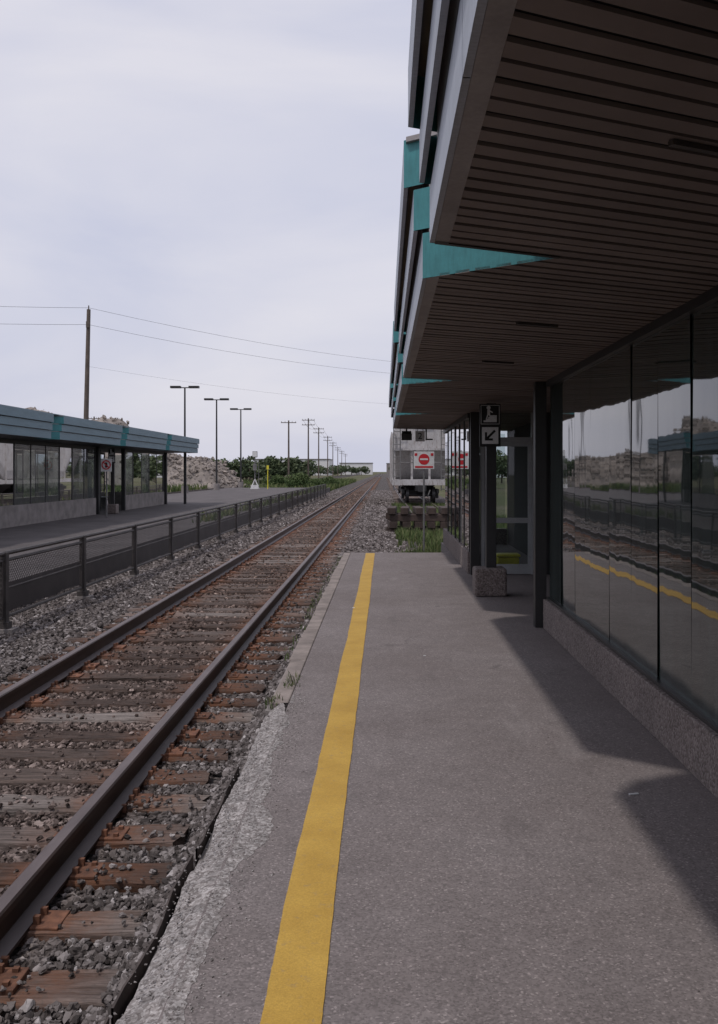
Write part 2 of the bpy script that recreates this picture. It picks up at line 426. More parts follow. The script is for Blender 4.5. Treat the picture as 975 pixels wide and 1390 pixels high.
for a,c in [(-2,2.95),(3.0,4.2),(4.28,5.5)]:
    n=10
    for i in range(n):
        ya=a+(c-a)*i/n; yb=a+(c-a)*(i+1)/n
        xa=-.845+fn(ya,.9,.025,2); xb=-.845+fn(yb,.9,.025,2); za=-.085+fn(ya,.7,.03,6); zb=-.085+fn(yb,.7,.03,6)
        b._add([(xa,ya,-.36),(xb,yb,-.36),(xb,yb,zb),(xa,ya,za),(xa+.008,ya,-.36),(xb+.008,yb,-.36),(xb+.008,yb,zb),(xa+.008,ya,za)],
               [(0,1,2,3),(7,6,5,4),(3,2,6,7)],.2)
b.obj('steel_edge',M['steeledge'],PL)
pts=[];sc=[]
for _ in range(2600):
    y=random.uniform(2.3,6.9); x=random.gauss(-.66,.08)
    if x<-.82: continue
    pts.append((x,y,.001 if x>-.66 else -.02)); sc.append(random.uniform(.0018,.0065))
stones('loose_chips',pts,sc,M['exposed'],1,.6,.75,PL)
pts=[];sc=[]
for _ in range(260):
    y=random.uniform(2.5,18); x=random.uniform(-.6,1.6); pts.append((x,y,.001)); sc.append(random.uniform(.0012,.0038))
stones('loose_grit',pts,sc,M['rock'],1,.7,.75,PL)
vs=[];fs=[];y=-4;k=0
while y<18.75:
    xl=-.362+fn(y,.35,.012,3)+fn(y,5,.0025,8)+fn(y,30,.0012,28); xr=-.186+fn(y,.3,.010,13)+fn(y,5,.0025,18)+fn(y,30,.0012,38)
    vs+=[(xl,y,.004),(xr,y,.004)]
    if k: fs.append((2*k-2,2*k-1,2*k+1,2*k))
    k+=1; y+=.02
npmesh('yellow_safety_line',vs,fs,M['yellow'],PL)
b=MB(); b.obox((1.235,4.74,.004),(.05,.012,.005),rz=.25); b.obox((-.36,11.2,.006),(.02,.03,.006),rz=.7); b.obox((.35,8.3,.004),(.015,.02,.004),rz=1.2); b.obj('paper_litter',M['white'])

# ------------------------------------------------------------------ canopy generator
def clip(poly,a,bb,c):
    out=[]
    for i in range(len(poly)):
        p=poly[i];q=poly[(i+1)%len(poly)]
        dp=a*p[0]+bb*p[1]-c; dq=a*q[0]+bb*q[1]-c
        if dp<=0: out.append(p)
        if dp*dq<0:
            t=dp/(dp-dq); out.append((p[0]+(q[0]-p[0])*t,p[1]+(q[1]-p[1])*t))
    return out
XO=.182; XT=.75; SL=(4.12-3.85)/(XT-XO); NS=(4.56-4.12)/(XT-XO)
def canopy(E,starts,P,xi,xin,mapx,fmat,zs=2.52,slats=True):
    tiers=[(XO,zs,zs+.215),(XO-.042,zs+.235,zs+.43),(XO-.088,zs+.45,zs+.68)]
    fb=MB();tb=MB();sl=MB();tr=MB();gap=MB();bk=MB()
    for yb in starts:
        for (xo,z0,z1) in tiers:
            A=(xo,yb+(XT-xo)*NS); F=(xo,yb+P-(XT-xo)*SL)
            m=lambda x,y,z:(mapx(x),y,z)
            t=.02
            np_=max(2,round((F[1]-A[1])/1.5)); dd=(F[1]-A[1])/np_
            for q in range(np_):
                ya=A[1]+q*dd+(.003 if q else 0); yc=A[1]+(q+1)*dd-(.003 if q<np_-1 else 0)
                fb._add([m(xo,ya,z0),m(xo,yc,z0),m(xo,yc,z1),m(xo,ya,z1),m(xo+t,ya,z0),m(xo+t,yc,z0),m(xo+t,yc,z1),m(xo+t,ya,z1)],
                    [(0,1,2,3),(4,7,6,5),(0,4,5,1),(3,2,6,7),(1,5,6,2)])
            tb._add([m(xo,A[1],z0),m(XT,yb,z0),m(XT,yb,z1),m(xo,A[1],z1)],[(0,1,2,3)])
            tb._add([m(xo,F[1],z0),m(XT,yb+P,z0),m(XT,yb+P,z1),m(xo,F[1],z1)],[(0,1,2,3)])
        xo=XO+.03; A=(xo,yb+(XT-xo)*NS+.004); F=(xo,yb+P-(XT-xo)*SL-.004)
        pts=[A,(XT+.02,yb+.004),(xin,yb+.004),(xin,yb+P-.004),(XT+.02,yb+P-.004),F]
        bk.prism([(mapx(x),y) for x,y in pts],zs+.03,zs+.66)
        pts=[(XO-.088+.01,A[1]+.05),(XT,yb+.01),(xin,yb+.01),(xin,yb+P-.01),(XT,yb+P-.01),(XO-.078,F[1]-.05)]
        bk.prism([(mapx(x),y) for x,y in pts],zs+.661,zs+.685)
        bk.prism([(mapx(.46),yb+P-.24),(mapx(.9),yb+P-.24),(mapx(.9),yb+P+.3),(mapx(.46),yb+P+.3)],zs+.69,zs+.70)  # unseen plate over the notch, added to trim the sunlit gap in the shadow
        A=(XO+.001,yb+(XT-XO)*NS); F=(XO+.001,yb+P-(XT-XO)*SL); w=.078
        tr._add([m(XO+.021,A[1]+.0,zs+.001),m(XO+w,A[1]-w*NS+.0,zs+.001),m(XO+w,F[1]+w*SL,zs+.001),m(XO+.021,F[1],zs+.001)],[(0,1,2,3)])
        d=.03
        gap._add([m(XO+.02,F[1]-.002,zs-.006),m(XT,yb+P-.002,zs-.006),m(XT,yb+P-d,zs-.006),m(XO+.02,F[1]-d,zs-.006)],[(0,1,2,3)])
        gap._add([m(XO+w,A[1],zs+.012),m(XT,yb,zs+.012),m(xin,yb+(xin-XT)*SL,zs+.012),m(xin,yb+P+(xin-XT)*SL,zs+.012),m(XO+w,yb+P-(XT-XO-w)*SL,zs+.012)],[(0,1,2,3,4)])
        if slats:
            poly=[(XO+w,yb+(XT-XO-w)*NS),(XT,yb),(xin,yb+(xin-XT)*SL),(xin,yb+P+(xin-XT)*SL),(XO+w,yb+P-(XT-XO-w)*SL)]
            ln=math.hypot(1,SL); a,bb=-SL/ln,1/ln
            c0=min(a*x+bb*y for x,y in poly); c1=max(a*x+bb*y for x,y in poly)
            pitch=.098; c=c0
            while c<c1:
                q=clip(clip(poly,-a,-bb,-(c+.014)),a,bb,c+pitch-.014)
                if len(q)>=3:
                    n=len(q); dz=random.uniform(-.003,.002)
                    vs=[m(x,y,zs+dz) for x,y in q]+[m(x,y,zs+.011) for x,y in q]
                    sl._add(vs,[tuple(range(n))]+[(i,(i+1)%n,n+(i+1)%n,n+i) for i in range(n)])
                c+=pitch
    fb.obj('fascia_panels',fmat,E); tb.obj('teal_end_panels',M['teal'],E); tr.obj('soffit_border',M['trim'],E)
    gap.obj('soffit_backing',M['black'],E); bk.obj('roof_slab_and_shadow_plate',M['trim'],E)
    if slats: sl.obj('soffit_slats',M['slat'],E)

# ------------------------------------------------------------------ main station building
ST=empty('station_building')
PP=5.55
canopy(ST,[4.12-2*PP,4.12-PP,4.12,4.12+PP,4.12+2*PP],PP,1.65,2.9,lambda x:x,M['fascia'])
XW=1.65
b=MB(); b.box(XW-.03,XW+.2,-8,9.78,.002,.30); b.box(1.30,1.5,14.98,21.2,.002,.34); b.obj('base_wall',M['pebble'],ST,bevel=.01)
b=MB(); fr=MB(); jn=MB()
pw=.64; y=9.72
while y>-7.5:
    a=random.uniform(-.009,.009); x=XW+.03; hh=.5*pw-.003; cy=y-pw/2
    lean=random.uniform(-.004,.004)
    dx=math.sin(a)*hh; 
    b._add([(x-dx-lean,cy-hh,.31),(x+dx-lean,cy+hh,.31),(x+dx+lean,cy+hh,2.46),(x-dx+lean,cy-hh,2.46)],[(0,1,2,3)])
    jn.box(x+.010,x+.03,y-pw-.006,y-pw+.006,.302,2.47)
    y-=pw
o=b.obj('glass_panels',M['glass'],ST); jn.obj('glass_joints',M['galv'],ST)
fr.box(XW-.01,XW+.06,-7.9,9.72,2.462,2.518); fr.box(XW,XW+.055,-7.9,9.72,.303,.325)
fr.box(1.545,1.66,9.80,9.93,.002,2.517)
fr.box(1.335,1.475,14.80,14.94,.002,2.517)
fr.box(1.30,1.36,15.0,21.2,2.44,2.515)
fr.obj('frames',M['dark'],ST)
b=MB(); b.box(XW+.07,2.6,-8,9.7,.003,2.5); b.box(2.72,2.88,9.70,21.2,.003,2.5); b.obj('interior_core',M['interior'],ST)
b=MB(); fr=MB()
for i in range(6):
    ya=15.02+i*1.02; a=random.uniform(-.004,.004)
    b._add([(1.34-a,ya+.03,.35),(1.34+a,ya+.99,.35),(1.34+a,ya+.99,2.43),(1.34-a,ya+.03,2.43)],[(0,1,2,3)])
    fr.box(1.325,1.36,ya-.02,ya+.02,.342,2.44)
for i in range(2):
    xa=1.4+i*.66; b._add([(xa,21.1,.35),(xa+.6,21.1,.35),(xa+.6,21.1,2.43),(xa,21.1,2.43)],[(0,1,2,3)])
    fr.box(xa-.05,xa-.005,21.05,21.12,.0,2.45)
b.obj('wing_glass',M['cglass'],ST); fr.obj('wing_mullions',M['dark'],ST)
b=MB(); b.box(1.52,2.7,21.06,21.19,.002,.34); b.obj('wing_back_base',M['pebble'],ST)
al=MB()
al.box(1.49,1.55,14.84,14.92,.003,2.517); al.box(2.28,2.36,14.84,14.92,.003,2.517); al.box(1.552,2.278,14.84,14.92,2.05,2.13)
al.box(1.75,1.80,14.845,14.915,2.131,2.515)
al.box(1.552,1.60,14.86,14.90,.01,2.048); al.box(2.23,2.278,14.86,14.90,.01,2.048)
al.box(1.602,2.228,14.86,14.90,.01,.16); al.box(1.602,2.228,14.86,14.90,.80,.88); al.box(1.602,2.228,14.86,14.90,1.99,2.048)
al.box(1.62,1.64,14.80,14.83,.9,1.15)
al.obj('door_frame',M['alu'],ST)
b=MB(); b.poly([(1.6,14.88,.16),(2.23,14.88,.16),(2.23,14.88,.8),(1.6,14.88,.8)]); b.poly([(1.6,14.88,.88),(2.23,14.88,.88),(2.23,14.88,1.99),(1.6,14.88,1.99)])
b.poly([(1.55,14.88,2.13),(2.28,14.88,2.13),(2.28,14.88,2.51),(1.55,14.88,2.51)]); b.obj('door_glass',M['cglass'],ST)
b=MB(); b.box(2.37,2.715,14.84,14.92,.003,2.517); b.obj('recess_wall',M['dark'],ST)
b=MB()
for (x,y) in((.93,2.72),(.95,5.95),(.95,8.0)):
    b.obox((x,y,2.512),(.30,.022,.014),rz=math.atan(SL))
b.obj('soffit_access_strips',M['fixture'],ST)
E=empty('canopy_floodlight'); b=MB(); b.cyl((.47,20.3,2.52),(.47,20.3,2.44),.015); b.obox((.47,20.28,2.38),(.2,.16,.12),rx=.3); b.obox((.47,20.2,2.33),(.22,.03,.14),rx=.3); b.obj('lamp_head',M['black'],E)

def text(body,size,loc,mat,parent,rot=(math.pi/2,0,0),name='lettering',ext=.002):
    c=bpy.data.curves.new(name,'FONT'); c.body=body; c.size=size; c.align_x='CENTER'; c.align_y='CENTER'; c.extrude=ext
    o=bpy.data.objects.new(name,c); COL.objects.link(o); o.location=loc; o.rotation_euler=rot
    bpy.context.view_layer.update()
    dg=bpy.context.evaluated_depsgraph_get(); me=bpy.data.meshes.new_from_object(o.evaluated_get(dg))
    o2=bpy.data.objects.new(name,me); o2.matrix_world=o.matrix_world.copy(); COL.objects.link(o2)
    bpy.data.objects.remove(o); me.materials.clear(); me.materials.append(mat); o2.parent=parent; return o2
E=empty('track_number_sign'); b=MB(); b.box(.66,.86,20.4,20.42,2.24,2.46); b.obj('plate',M['white'],E)
b=MB(); b.cyl((.70,20.41,2.46),(.70,20.41,2.53),.006); b.cyl((.82,20.41,2.46),(.82,20.41,2.53),.006)
b.box(.875,.905,20.4,20.42,2.27,2.51); b.box(.906,1.03,20.4,20.42,2.27,2.30); b.obj('bracket',M['black'],E)
text('2',.19,(.76,20.395,2.35),M['black'],E)

# ------------------------------------------------------------------ wayfinding sign posts
def wayfinding(x,y):
    E=empty('wayfinding_sign')
    b=MB(); b.box(x-.205,x+.205,y-.2,y+.2,.002,.36); b.obj('base_block',M['pebble'],E,bevel=.03)
    b=MB(); b.box(x-.045,x+.085,y-.05,y+.05,.355,2.48); b.obj('post',M['dark'],E,bevel=.006)
    zt=2.47
    b=MB(); b.box(x-.135,x+.135,y-.085,y-.052,zt-.55,zt); b.obj('sign_panel',M['black'],E,bevel=.004)
    w=MB(); w.box(x-.105,x+.105,y-.090,y-.0855,zt-.515,zt-.30)
    for i in range(4): w.box(x-.085+i*.03,x+.085,y-.090,y-.0855,zt-.235+i*.022+.0005*i,zt-.235+(i+1)*.022)
    n=12; w._add([(x-.02+.026*math.cos(t*2*math.pi/n),y-.090,zt-.05+.026*math.sin(t*2*math.pi/n)) for t in range(n)],[tuple(range(n))])
    w.obox((x-.02,y-.0895,zt-.11),(.035,.004,.07)); w.obox((x-.038,y-.0885,zt-.165),(.016,.004,.06),ry=.3); w.obox((x-.002,y-.0883,zt-.155),(.016,.004,.05),ry=-.5); w.obox((x+.012,y-.0881,zt-.10),(.05,.004,.014),ry=.5)
    w.box(x-.12,x+.12,y-.089,y-.0855,zt-.022,zt-.016); w.box(x-.12,x+.12,y-.089,y-.0855,zt-.262,zt-.256)
    w.box(x-.12,x-.114,y-.089,y-.0855,zt-.255,zt-.023); w.box(x+.114,x+.12,y-.089,y-.0855,zt-.255,zt-.023)
    w.obj('pictogram',M['white'],E)
    k=MB(); k.obox((x+.005,y-.092,zt-.40),(.16,.002,.03),ry=-math.pi/4)
    k.box(x-.068,x-.040,y-.0935,y-.0925,zt-.472,zt-.365); k.box(x-.0395,x+.035,y-.0935,y-.0925,zt-.472,zt-.444); k.obj('arrow',M['black'],E)
    return E
wayfinding(1.36,12.4)
wayfinding(-10.35,36.4)
E=empty('yellow_grit_bin'); b=MB(); b.box(1.85,2.2,15.6,15.9,.003,.20); b.box(1.83,2.22,15.58,15.92,.202,.25); b.obj('bin',M['yellowbox'],E,bevel=.02)

# ------------------------------------------------------------------ no-entry sign
def noentry(x,y,zc,ground,pw=.47,ph=.40):
    E=empty('no_entry_sign')
    b=MB(); b.cyl((x,y+.03,ground),(x,y+.03,zc+ph/2+.02),.022,n=8); b.obj('post',M['galv'],E)
    b=MB(); b.box(x-pw/2,x+pw/2,y-.005,y+.0,zc-ph/2,zc+ph/2); b.obj('board',M['white'],E)
    r=MB(); n=28; R=.125
    r._add([(x+R*math.cos(t*2*math.pi/n),y-.009,zc+.02+R*math.sin(t*2*math.pi/n)) for t in range(n)],[tuple(range(n))])
    r.box(x-pw/2+.02,x-R-.03,y-.009,y-.0055,zc+ph/2-.10,zc+ph/2-.04); r.box(x+R+.03,x+pw/2-.02,y-.009,y-.0055,zc+ph/2-.10,zc+ph/2-.04)
    r.box(x-pw/2+.03,x+pw/2-.03,y-.009,y-.0055,zc-ph/2+.025,zc-ph/2+.065)
    r.obj('red_disc',M['red'],E)
    w=MB(); w.box(x-.09,x+.09,y-.013,y-.0095,zc,zc+.04); w.obj('white_bar',M['white'],E)
noentry(.905,21.9,1.86,-.45)
E=empty('prohibition_sign'); b=MB(); px,py=-9.75,33.6; b.cyl((px,py,0),(px,py,1.75),.03,n=8); b.obj('post',M['galv'],E)
b=MB(); b.box(px-.19,px+.19,py-.05,py-.035,1.6,2.05); b.obj('board',M['white'],E)
n=24; b=MB(); vs=[];
for R in(.165,.125): vs+=[(px+R*math.cos(t*2*math.pi/n),py-.055,1.83+R*math.sin(t*2*math.pi/n)) for t in range(n)]
b._add(vs,[(i,(i+1)%n,n+(i+1)%n,n+i) for i in range(n)]); b.obox((px,py-.056,1.83),(.25,.004,.035),ry=.78); b.obj('ring',M['red'],E)
b=MB(); b.box(px-.04,px+.04,py-.053,py-.052,1.74,1.92); b.obj('figure',M['black'],E)

# ------------------------------------------------------------------ fence
FE=empty('platform_fence'); XF=-4.7
po=MB();ra=MB();wi=MB();ft=MB()
y=2.6; ys=[]
while y<78: ys.append(y); y+=3.08
for i,y in enumerate(ys):
    po.box(XF-.04,XF+.04,y-.045,y+.045,-.42,.60)
    po.box(XF-.07,XF+.07,y-.07,y+.07,-.42,-.26)
    ft.box(XF-.10,XF+.14,y-.12,y+.12,-.47,-.34)
for y0,y1 in zip(ys[:-1],ys[1:]):
    a=y0+.07; c=y1-.07
    lean=random.uniform(-.02,.02)
    for z in(.50,-.20): ra.cyl((XF,a,z),(XF,c,z),.022,n=6)
    ra.cyl((XF,a,.15),(XF,c,.15),.012,n=6)
    ra.box(XF-.018,XF+.018,a,a+.035,-.2,.50); ra.box(XF-.018,XF+.018,c-.035,c,-.2,.50)
    ra.cyl((XF,y0,.585+lean*.3),(XF,y1,.585),.03,n=8)
    z0,z1=-.19,.49; h=z1-z0; sp=.06 if y0<45 else .12; wdt=.0095 if y0<45 else .02
    k=a-h
    while k<c:
        for sgn in(1,-1):
            if sgn==1: p=(k,z0);q=(k+h,z1)
            else: p=(k,z1);q=(k+h,z0)
            ts=max(0,(a-p[0])/h); te=min(1,(c-p[0])/h)
            if te>ts:
                A=(p[0]+h*ts,p[1]+(q[1]-p[1])*ts); B=(p[0]+h*te,p[1]+(q[1]-p[1])*te)
                xx=XF+.004*sgn
                wi._add([(xx,A[0],A[1]-wdt),(xx,B[0],B[1]-wdt),(xx,B[0],B[1]+wdt),(xx,A[0],A[1]+wdt)],[(0,1,2,3)])
        k+=sp
po.obj('posts',M['fence'],FE); ra.obj('rails',M['fence'],FE); wi.obj('mesh_infill',M['fence'],FE); ft.obj('footings',M['concrete'],FE)

# ------------------------------------------------------------------ island platform + shelter
b=MB(); b.box(-15.1,-5.6,-5,95,-.55,-.004); b.obj('island_platform',M['asph2'],None)
b=MB(); b.box(-5.64,-5.40,-5,95,-.55,.01); b.box(-15.3,-15.102,-5,95,-.55,.01); b.obj('platform_kerb',M['asph2'])
SH=empty('platform_shelter')
mx=lambda x:-9.12-x
canopy(SH,[20.0-14,20.0-7,20.0,27.0,34.0,41.0],7.0,1.65,4.6,mx,M['fascia_l'],slats=False)
XS=-10.72
b=MB();fr=MB();gl=MB()
def shelterseg(X,y0,y1,off=-.05):
    b.box(X-.2,X,y0,y1,.0,.62)
    n=max(1,round((y1-y0)/1.3)); d=(y1-y0)/n
    for i in range(n):
        a=random.uniform(-.006,.006)
        gl._add([(X-.05-a,y0+i*d+.02,.63),(X-.05+a,y0+(i+1)*d-.02,.63),(X-.05+a,y0+(i+1)*d-.02,2.40),(X-.05-a,y0+i*d+.02,2.40)],[(0,1,2,3)])
        fr.box(X-.065,X-.035,y0+i*d-.025,y0+i*d+.025,.622,2.42)
    fr.box(X-.07,X-.02,y1-.03,y1+.03,.622,2.42); fr.box(X-.08,X-.01,y0,y1,2.421,2.515)
shelterseg(XS,2,35.6); shelterseg(XS,39.6,46.6); shelterseg(-13.5,2,46.3)
fr.box(-9.9,-9.78,47.2,47.32,0,2.52); fr.box(XS-.1,XS+.05,46.9,47.05,0,2.52); fr.box(XS-.1,XS+.05,35.75,35.9,0,2.52); fr.box(XS-.1,XS+.05,39.35,39.5,0,2.52)
fr.box(XS-1.05,XS-.95,35.9,36.0,0,2.5); fr.box(XS-1.05,XS-.95,39.3,39.4,0,2.5); fr.box(XS-1.05,XS-.95,37.6,37.68,0,2.5); fr.box(XS-1.05,XS-.95,36.0,39.3,2.1,2.2)
b.box(-13.4,-10.93,46.4,46.55,0,.62)
b.obj('base_wall',M['concrete'],SH); fr.obj('frames',M['dark'],SH)
gl.poly([(XS-1.0,36.0,.1),(XS-1.0,39.3,.1),(XS-1.0,39.3,2.1),(XS-1.0,36.0,2.1)])
gl.poly([(-13.4,46.47,.63),(-10.95,46.47,.63),(-10.95,46.47,2.4),(-13.4,46.47,2.4)]); gl.obj('glass_panels',M['glass2'],SH)
b=MB(); b.box(-13.75,-9.3,5.9,48,3.207,3.23); b.obj('roof_cap',M['fascia_l'],SH)
b=MB()
for yy in(14,20,26,31,42):
    b.box(-13.0,-12.6,yy,yy+1.8,.42,.47); b.box(-13.05,-13.0,yy,yy+1.8,.48,.9)
    for e in(.1,1.65): b.box(-12.95,-12.65,yy+e,yy+e+.05,0,.42)
b.obj('benches',M['galv'],SH)

# ------------------------------------------------------------------ platform lamps
def lamp(x,y,h=7.8):
    E=empty('street_lamp'); b=MB(); b.cyl((x,y,.5),(x,y,h),.085,.06,n=10); b.box(x-.95,x+.95,y-.04,y+.04,h-.02,h+.05)
    for s in(-1,1): b.obox((x+s*.68,y,h+.06),(.75,.42,.16))
    b.obj('pole_and_heads',M['dark'],E)
    b=MB(); b.cyl((x,y,-.05),(x,y,.55),.26,n=14); b.obj('concrete_base',M['concrete'],E)
lamp(-14.8,71); lamp(-14.55,83); lamp(-14.4,96)

# ------------------------------------------------------------------ utility poles & wires
def wires(mb,p,q,sag=.8,r=.011,n=14):
    p=Vector(p);q=Vector(q); pr=None
    for i in range(n+1):
        t=i/n; v=p.lerp(q,t); v.z-=sag*4*t*(1-t)
        if pr is not None: mb.cyl(pr,v,r,n=4,caps=False)
        pr=v
def upole(x,y,h,arms=1,lean=0,armw=1.2):
    E=empty('utility_pole'); b=MB(); b.cyl((x,y,-.5),(x+lean,y,h),.17,.11,n=10)
    for i in range(arms):
        z=h-.35-i*.9; b.box(x+lean-armw,x+lean+armw,y-.16,y-.06,z-.06,z+.06)
        for s in(-1,-.5,.5,1): b.cyl((x+lean+s*armw*.93,y-.11,z+.06),(x+lean+s*armw*.93,y-.11,z+.24),.04,.03,n=6)
    b.obj('pole',M['wood'],E); return E
E=empty('utility_pole'); b=MB(); b.cyl((-19.45,62,-.5),(-19.15,62,12.1),.19,.12,n=12); b.box(-19.27,-19.05,61.8,61.9,10.9,11.3); b.cyl((-19.15,62,12.0),(-19.15,62,12.35),.04,n=6); b.obj('pole',M['wood'],E)
upole(16,100,12.0,1); 
upole(-50,47,12.0,1)
W=empty('overhead_wires'); w=MB()
wires(w,(-19.15,62,12.2),(16,100,12.3),1.1); wires(w,(-19.15,61.9,11.1),(16,99.9,11.3),1.1)
wires(w,(-19.15,62,12.2),(-50,47,12.2),.6); wires(w,(-19.15,61.9,11.1),(-50,47,11.1),.6)
wires(w,(-19.15,62,8.4),(16,100,8.3),.9,.006); 
row=[(-15.0,150,9.6),(-14.3,180,11.6),(-14.9,217,11.6),(-16,270,11.6),(-17.5,325,11.6),(-19,390,11.6),(-20.5,460,11.6),(-22,540,11.6)]
for i,(x,y,h) in enumerate(row): upole(x,y,h,2 if i else 1)
for s in(-1,0,1):
    for a,c in zip(row[1:-1],row[2:]): wires(w,(a[0]+s,a[1],a[2]-.3),(c[0]+s,c[1],c[2]-.3),.7,.02,6)
upole(-47,155,10.5,2,armw=.9)
w.obj('cables',M['black'],W)

# ------------------------------------------------------------------ signal stand, yellow marker
E=empty('railway_signal'); x,y=-11.9,88
b=MB(); b.cyl((x,y,-.5),(x,y,3.35),.05,n=8); b.box(x-.22,x+.22,y-.1,y+.1,2.9,3.45); b.box(x-.15,x+.15,y-.25,y+.1,1.7,2.3)
b.cyl((x+.35,y,-.5),(x+.35,y,2.6),.03,n=6)
for k in range(8): b.cyl((x,y,.1+k*.33),(x+.35,y,.1+k*.33),.012,n=5)
b.obj('mast',M['galv'],E)
b=MB(); b.cyl((x-.6,y,-.5),(x,y,.9),.05,n=6); b.cyl((x+.6,y,-.5),(x,y,.9),.05,n=6); b.box(x-.35,x+.35,y-.2,y+.2,-.3,.35); b.box(x-.2,x+.2,y-.13,y-.105,2.95,3.4); b.obj('white_parts',M['white'],E)
E=empty('marker_post'); b=MB(); b.cyl((-10.6,87,-.5),(-10.6,87,2.1),.04,n=8); b.box(-10.7,-10.5,86.92,86.96,1.8,2.15); b.obj('post',M['yellowbox'],E)

# ------------------------------------------------------------------ hopper car
H=empty('railway_hopper_car'); cx=2.05; y0=53.5; L=16.5; z0=RZ
def sec(inset,y,zb,zt):
    w=1.6-inset; pts=[]
    pts.append((cx-w*.93,y,zb)); pts.append((cx-w,y,zb+.5)); pts.append((cx-w,y,zt-.75)); pts.append((cx-w*.9,y,zt-.35)); pts.append((cx-w*.55,y,zt-.06)); pts.append((cx,y,zt))
    pts+= [(2*cx-p[0],p[1],p[2]) for p in pts[-2::-1]]
    return pts
b=MB(); zt=z0+4.65
rings=[sec(0,y0+.75,z0+3.0,zt),sec(0,y0+2.9,z0+1.35,zt),sec(0,y0+L-2.9,z0+1.35,zt),sec(0,y0+L-.75,z0+3.0,zt)]
n=len(rings[0]); vs=[p for r in rings for p in r]; fs=[]
for r in range(3):
    for i in range(n): fs.append((r*n+i,r*n+(i+1)%n,(r+1)*n+(i+1)%n,(r+1)*n+i))
fs+=[tuple(range(n)),tuple(range(3*n,4*n))[::-1]]
b._add(vs,fs)
for k in range(9):
    yy=y0+1.2+k*(L-2.4)/8
    for s in(-1,1): b.box(cx+s*1.63-.04,cx+s*1.63+.04,yy-.05,yy+.05,z0+1.35 if 1<k<7 else z0+1.1,zt-.6)
for s in(-1,1):
    b.box(cx+s*1.52-.08,cx+s*1.52+.08,y0+.3,y0+L-.3,z0+1.05,z0+1.3)
    b.box(cx+s*1.5-.07,cx+s*1.5+.07,y0+.62,y0+.74,z0+1.3,zt-.7)
    b.box(cx+s*.5-.06,cx+s*.5+.06,y0+.6,y0+.70,z0+1.3,z0+3.1)
b.box(cx-1.6,cx+1.6,y0+.28,y0+.46,z0+1.02,z0+1.32); b.box(cx-1.55,cx+1.55,y0+.5,y0+.73,z0+2.98,z0+3.1)
b.box(cx-1.55,cx+1.55,y0+.47,y0+2.6,z0+1.30,z0+1.34)
b.box(cx-.55,cx+.55,y0+.5,y0+L-.5,zt+.06,zt+.1)
for k in range(6): b.cyl((cx,y0+1.5+k*2.6,zt-.02),(cx,y0+1.5+k*2.6,zt+.16),.32,n=12)
b.obj('body',M['hopper'],H)
b=MB()
for s in(-1,1):
    for e in(0,1):
        xx=cx+s*(1.15+.38*e); b.cyl((xx,y0+.4,z0+.7),(xx,y0+.4,zt-.1),.03,n=5)
    for k in range(11): b.cyl((cx+s*1.15,y0+.4,z0+.8+k*.36),(cx+s*1.53,y0+.4,z0+.8+k*.36),.022,n=5)
b.cyl((cx-1.15,y0+.35,z0+2.3),(cx+1.15,y0+.35,z0+2.3),.025,n=5)
for i in range(16):
    a=i*math.pi/8; a2=a+math.pi/8
    b.cyl((cx-.35+.28*math.cos(a),y0+.2,z0+2.7+.28*math.sin(a)),(cx-.35+.28*math.cos(a2),y0+.2,z0+2.7+.28*math.sin(a2)),.02,n=5)
b.cyl((cx-.35,y0+.2,z0+2.7),(cx-.35,y0+.6,z0+2.7),.04,n=6)
b.cyl((cx-.63,y0+.2,z0+2.7),(cx-.07,y0+.2,z0+2.7),.015,n=5); b.cyl((cx-.35,y0+.2,z0+2.42),(cx-.35,y0+.2,z0+2.98),.015,n=5)
b.obj('ladders_and_brake_wheel',M['galv'],H)
b=MB()
b.box(cx-.3,cx+.3,y0+.1,y0+L-.1,z0+.7,z0+1.0)
b.box(cx-.13,cx+.13,y0-.55,y0+.1,z0+.74,z0+.96); b.box(cx-.2,cx+.2,y0-.72,y0-.5,z0+.68,z0+1.02)
b.cyl((cx+.5,y0-.1,z0+.75),(cx+.35,y0-.35,z0+.4),.035,n=6)
for ty in(y0+1.9,y0+L-1.9):
    for wy in(-.88,.88):
        b.cyl((cx-.9,ty+wy,z0+.46),(cx+.9,ty+wy,z0+.46),.08,n=8)
        for s in(-1,1):
            b.cyl((cx+s*.70,ty+wy,z0+.46),(cx+s*.83,ty+wy,z0+.46),.46,n=22); b.cyl((cx+s*.66,ty+wy,z0+.46),(cx+s*.70,ty+wy,z0+.46),.49,n=22)
    for s in(-1,1):
        b.box(cx+s*.98-.07,cx+s*.98+.07,ty-1.15,ty+1.15,z0+.55,z0+.78); b.box(cx+s*.98-.08,cx+s*.98+.08,ty-.35,ty+.35,z0+.25,z0+.55)
    b.box(cx-1,cx+1,ty-.2,ty+.2,z0+.4,z0+.72)
for k in range(3):
    yc=y0+4.6+k*3.6
    pts=[(cx-1.3,yc-1.6,z0+1.34),(cx+1.3,yc-1.6,z0+1.34),(cx+1.3,yc+1.6,z0+1.34),(cx-1.3,yc+1.6,z0+1.34),(cx-.4,yc-.4,z0+.35),(cx+.4,yc-.4,z0+.35),(cx+.4,yc+.4,z0+.35),(cx-.4,yc+.4,z0+.35)]
    b._add(pts,[(0,1,2,3),(4,7,6,5),(0,4,5,1),(1,5,6,2),(2,6,7,3),(3,7,4,0)])
b.obj('underframe_and_trucks',M['dark'],H)
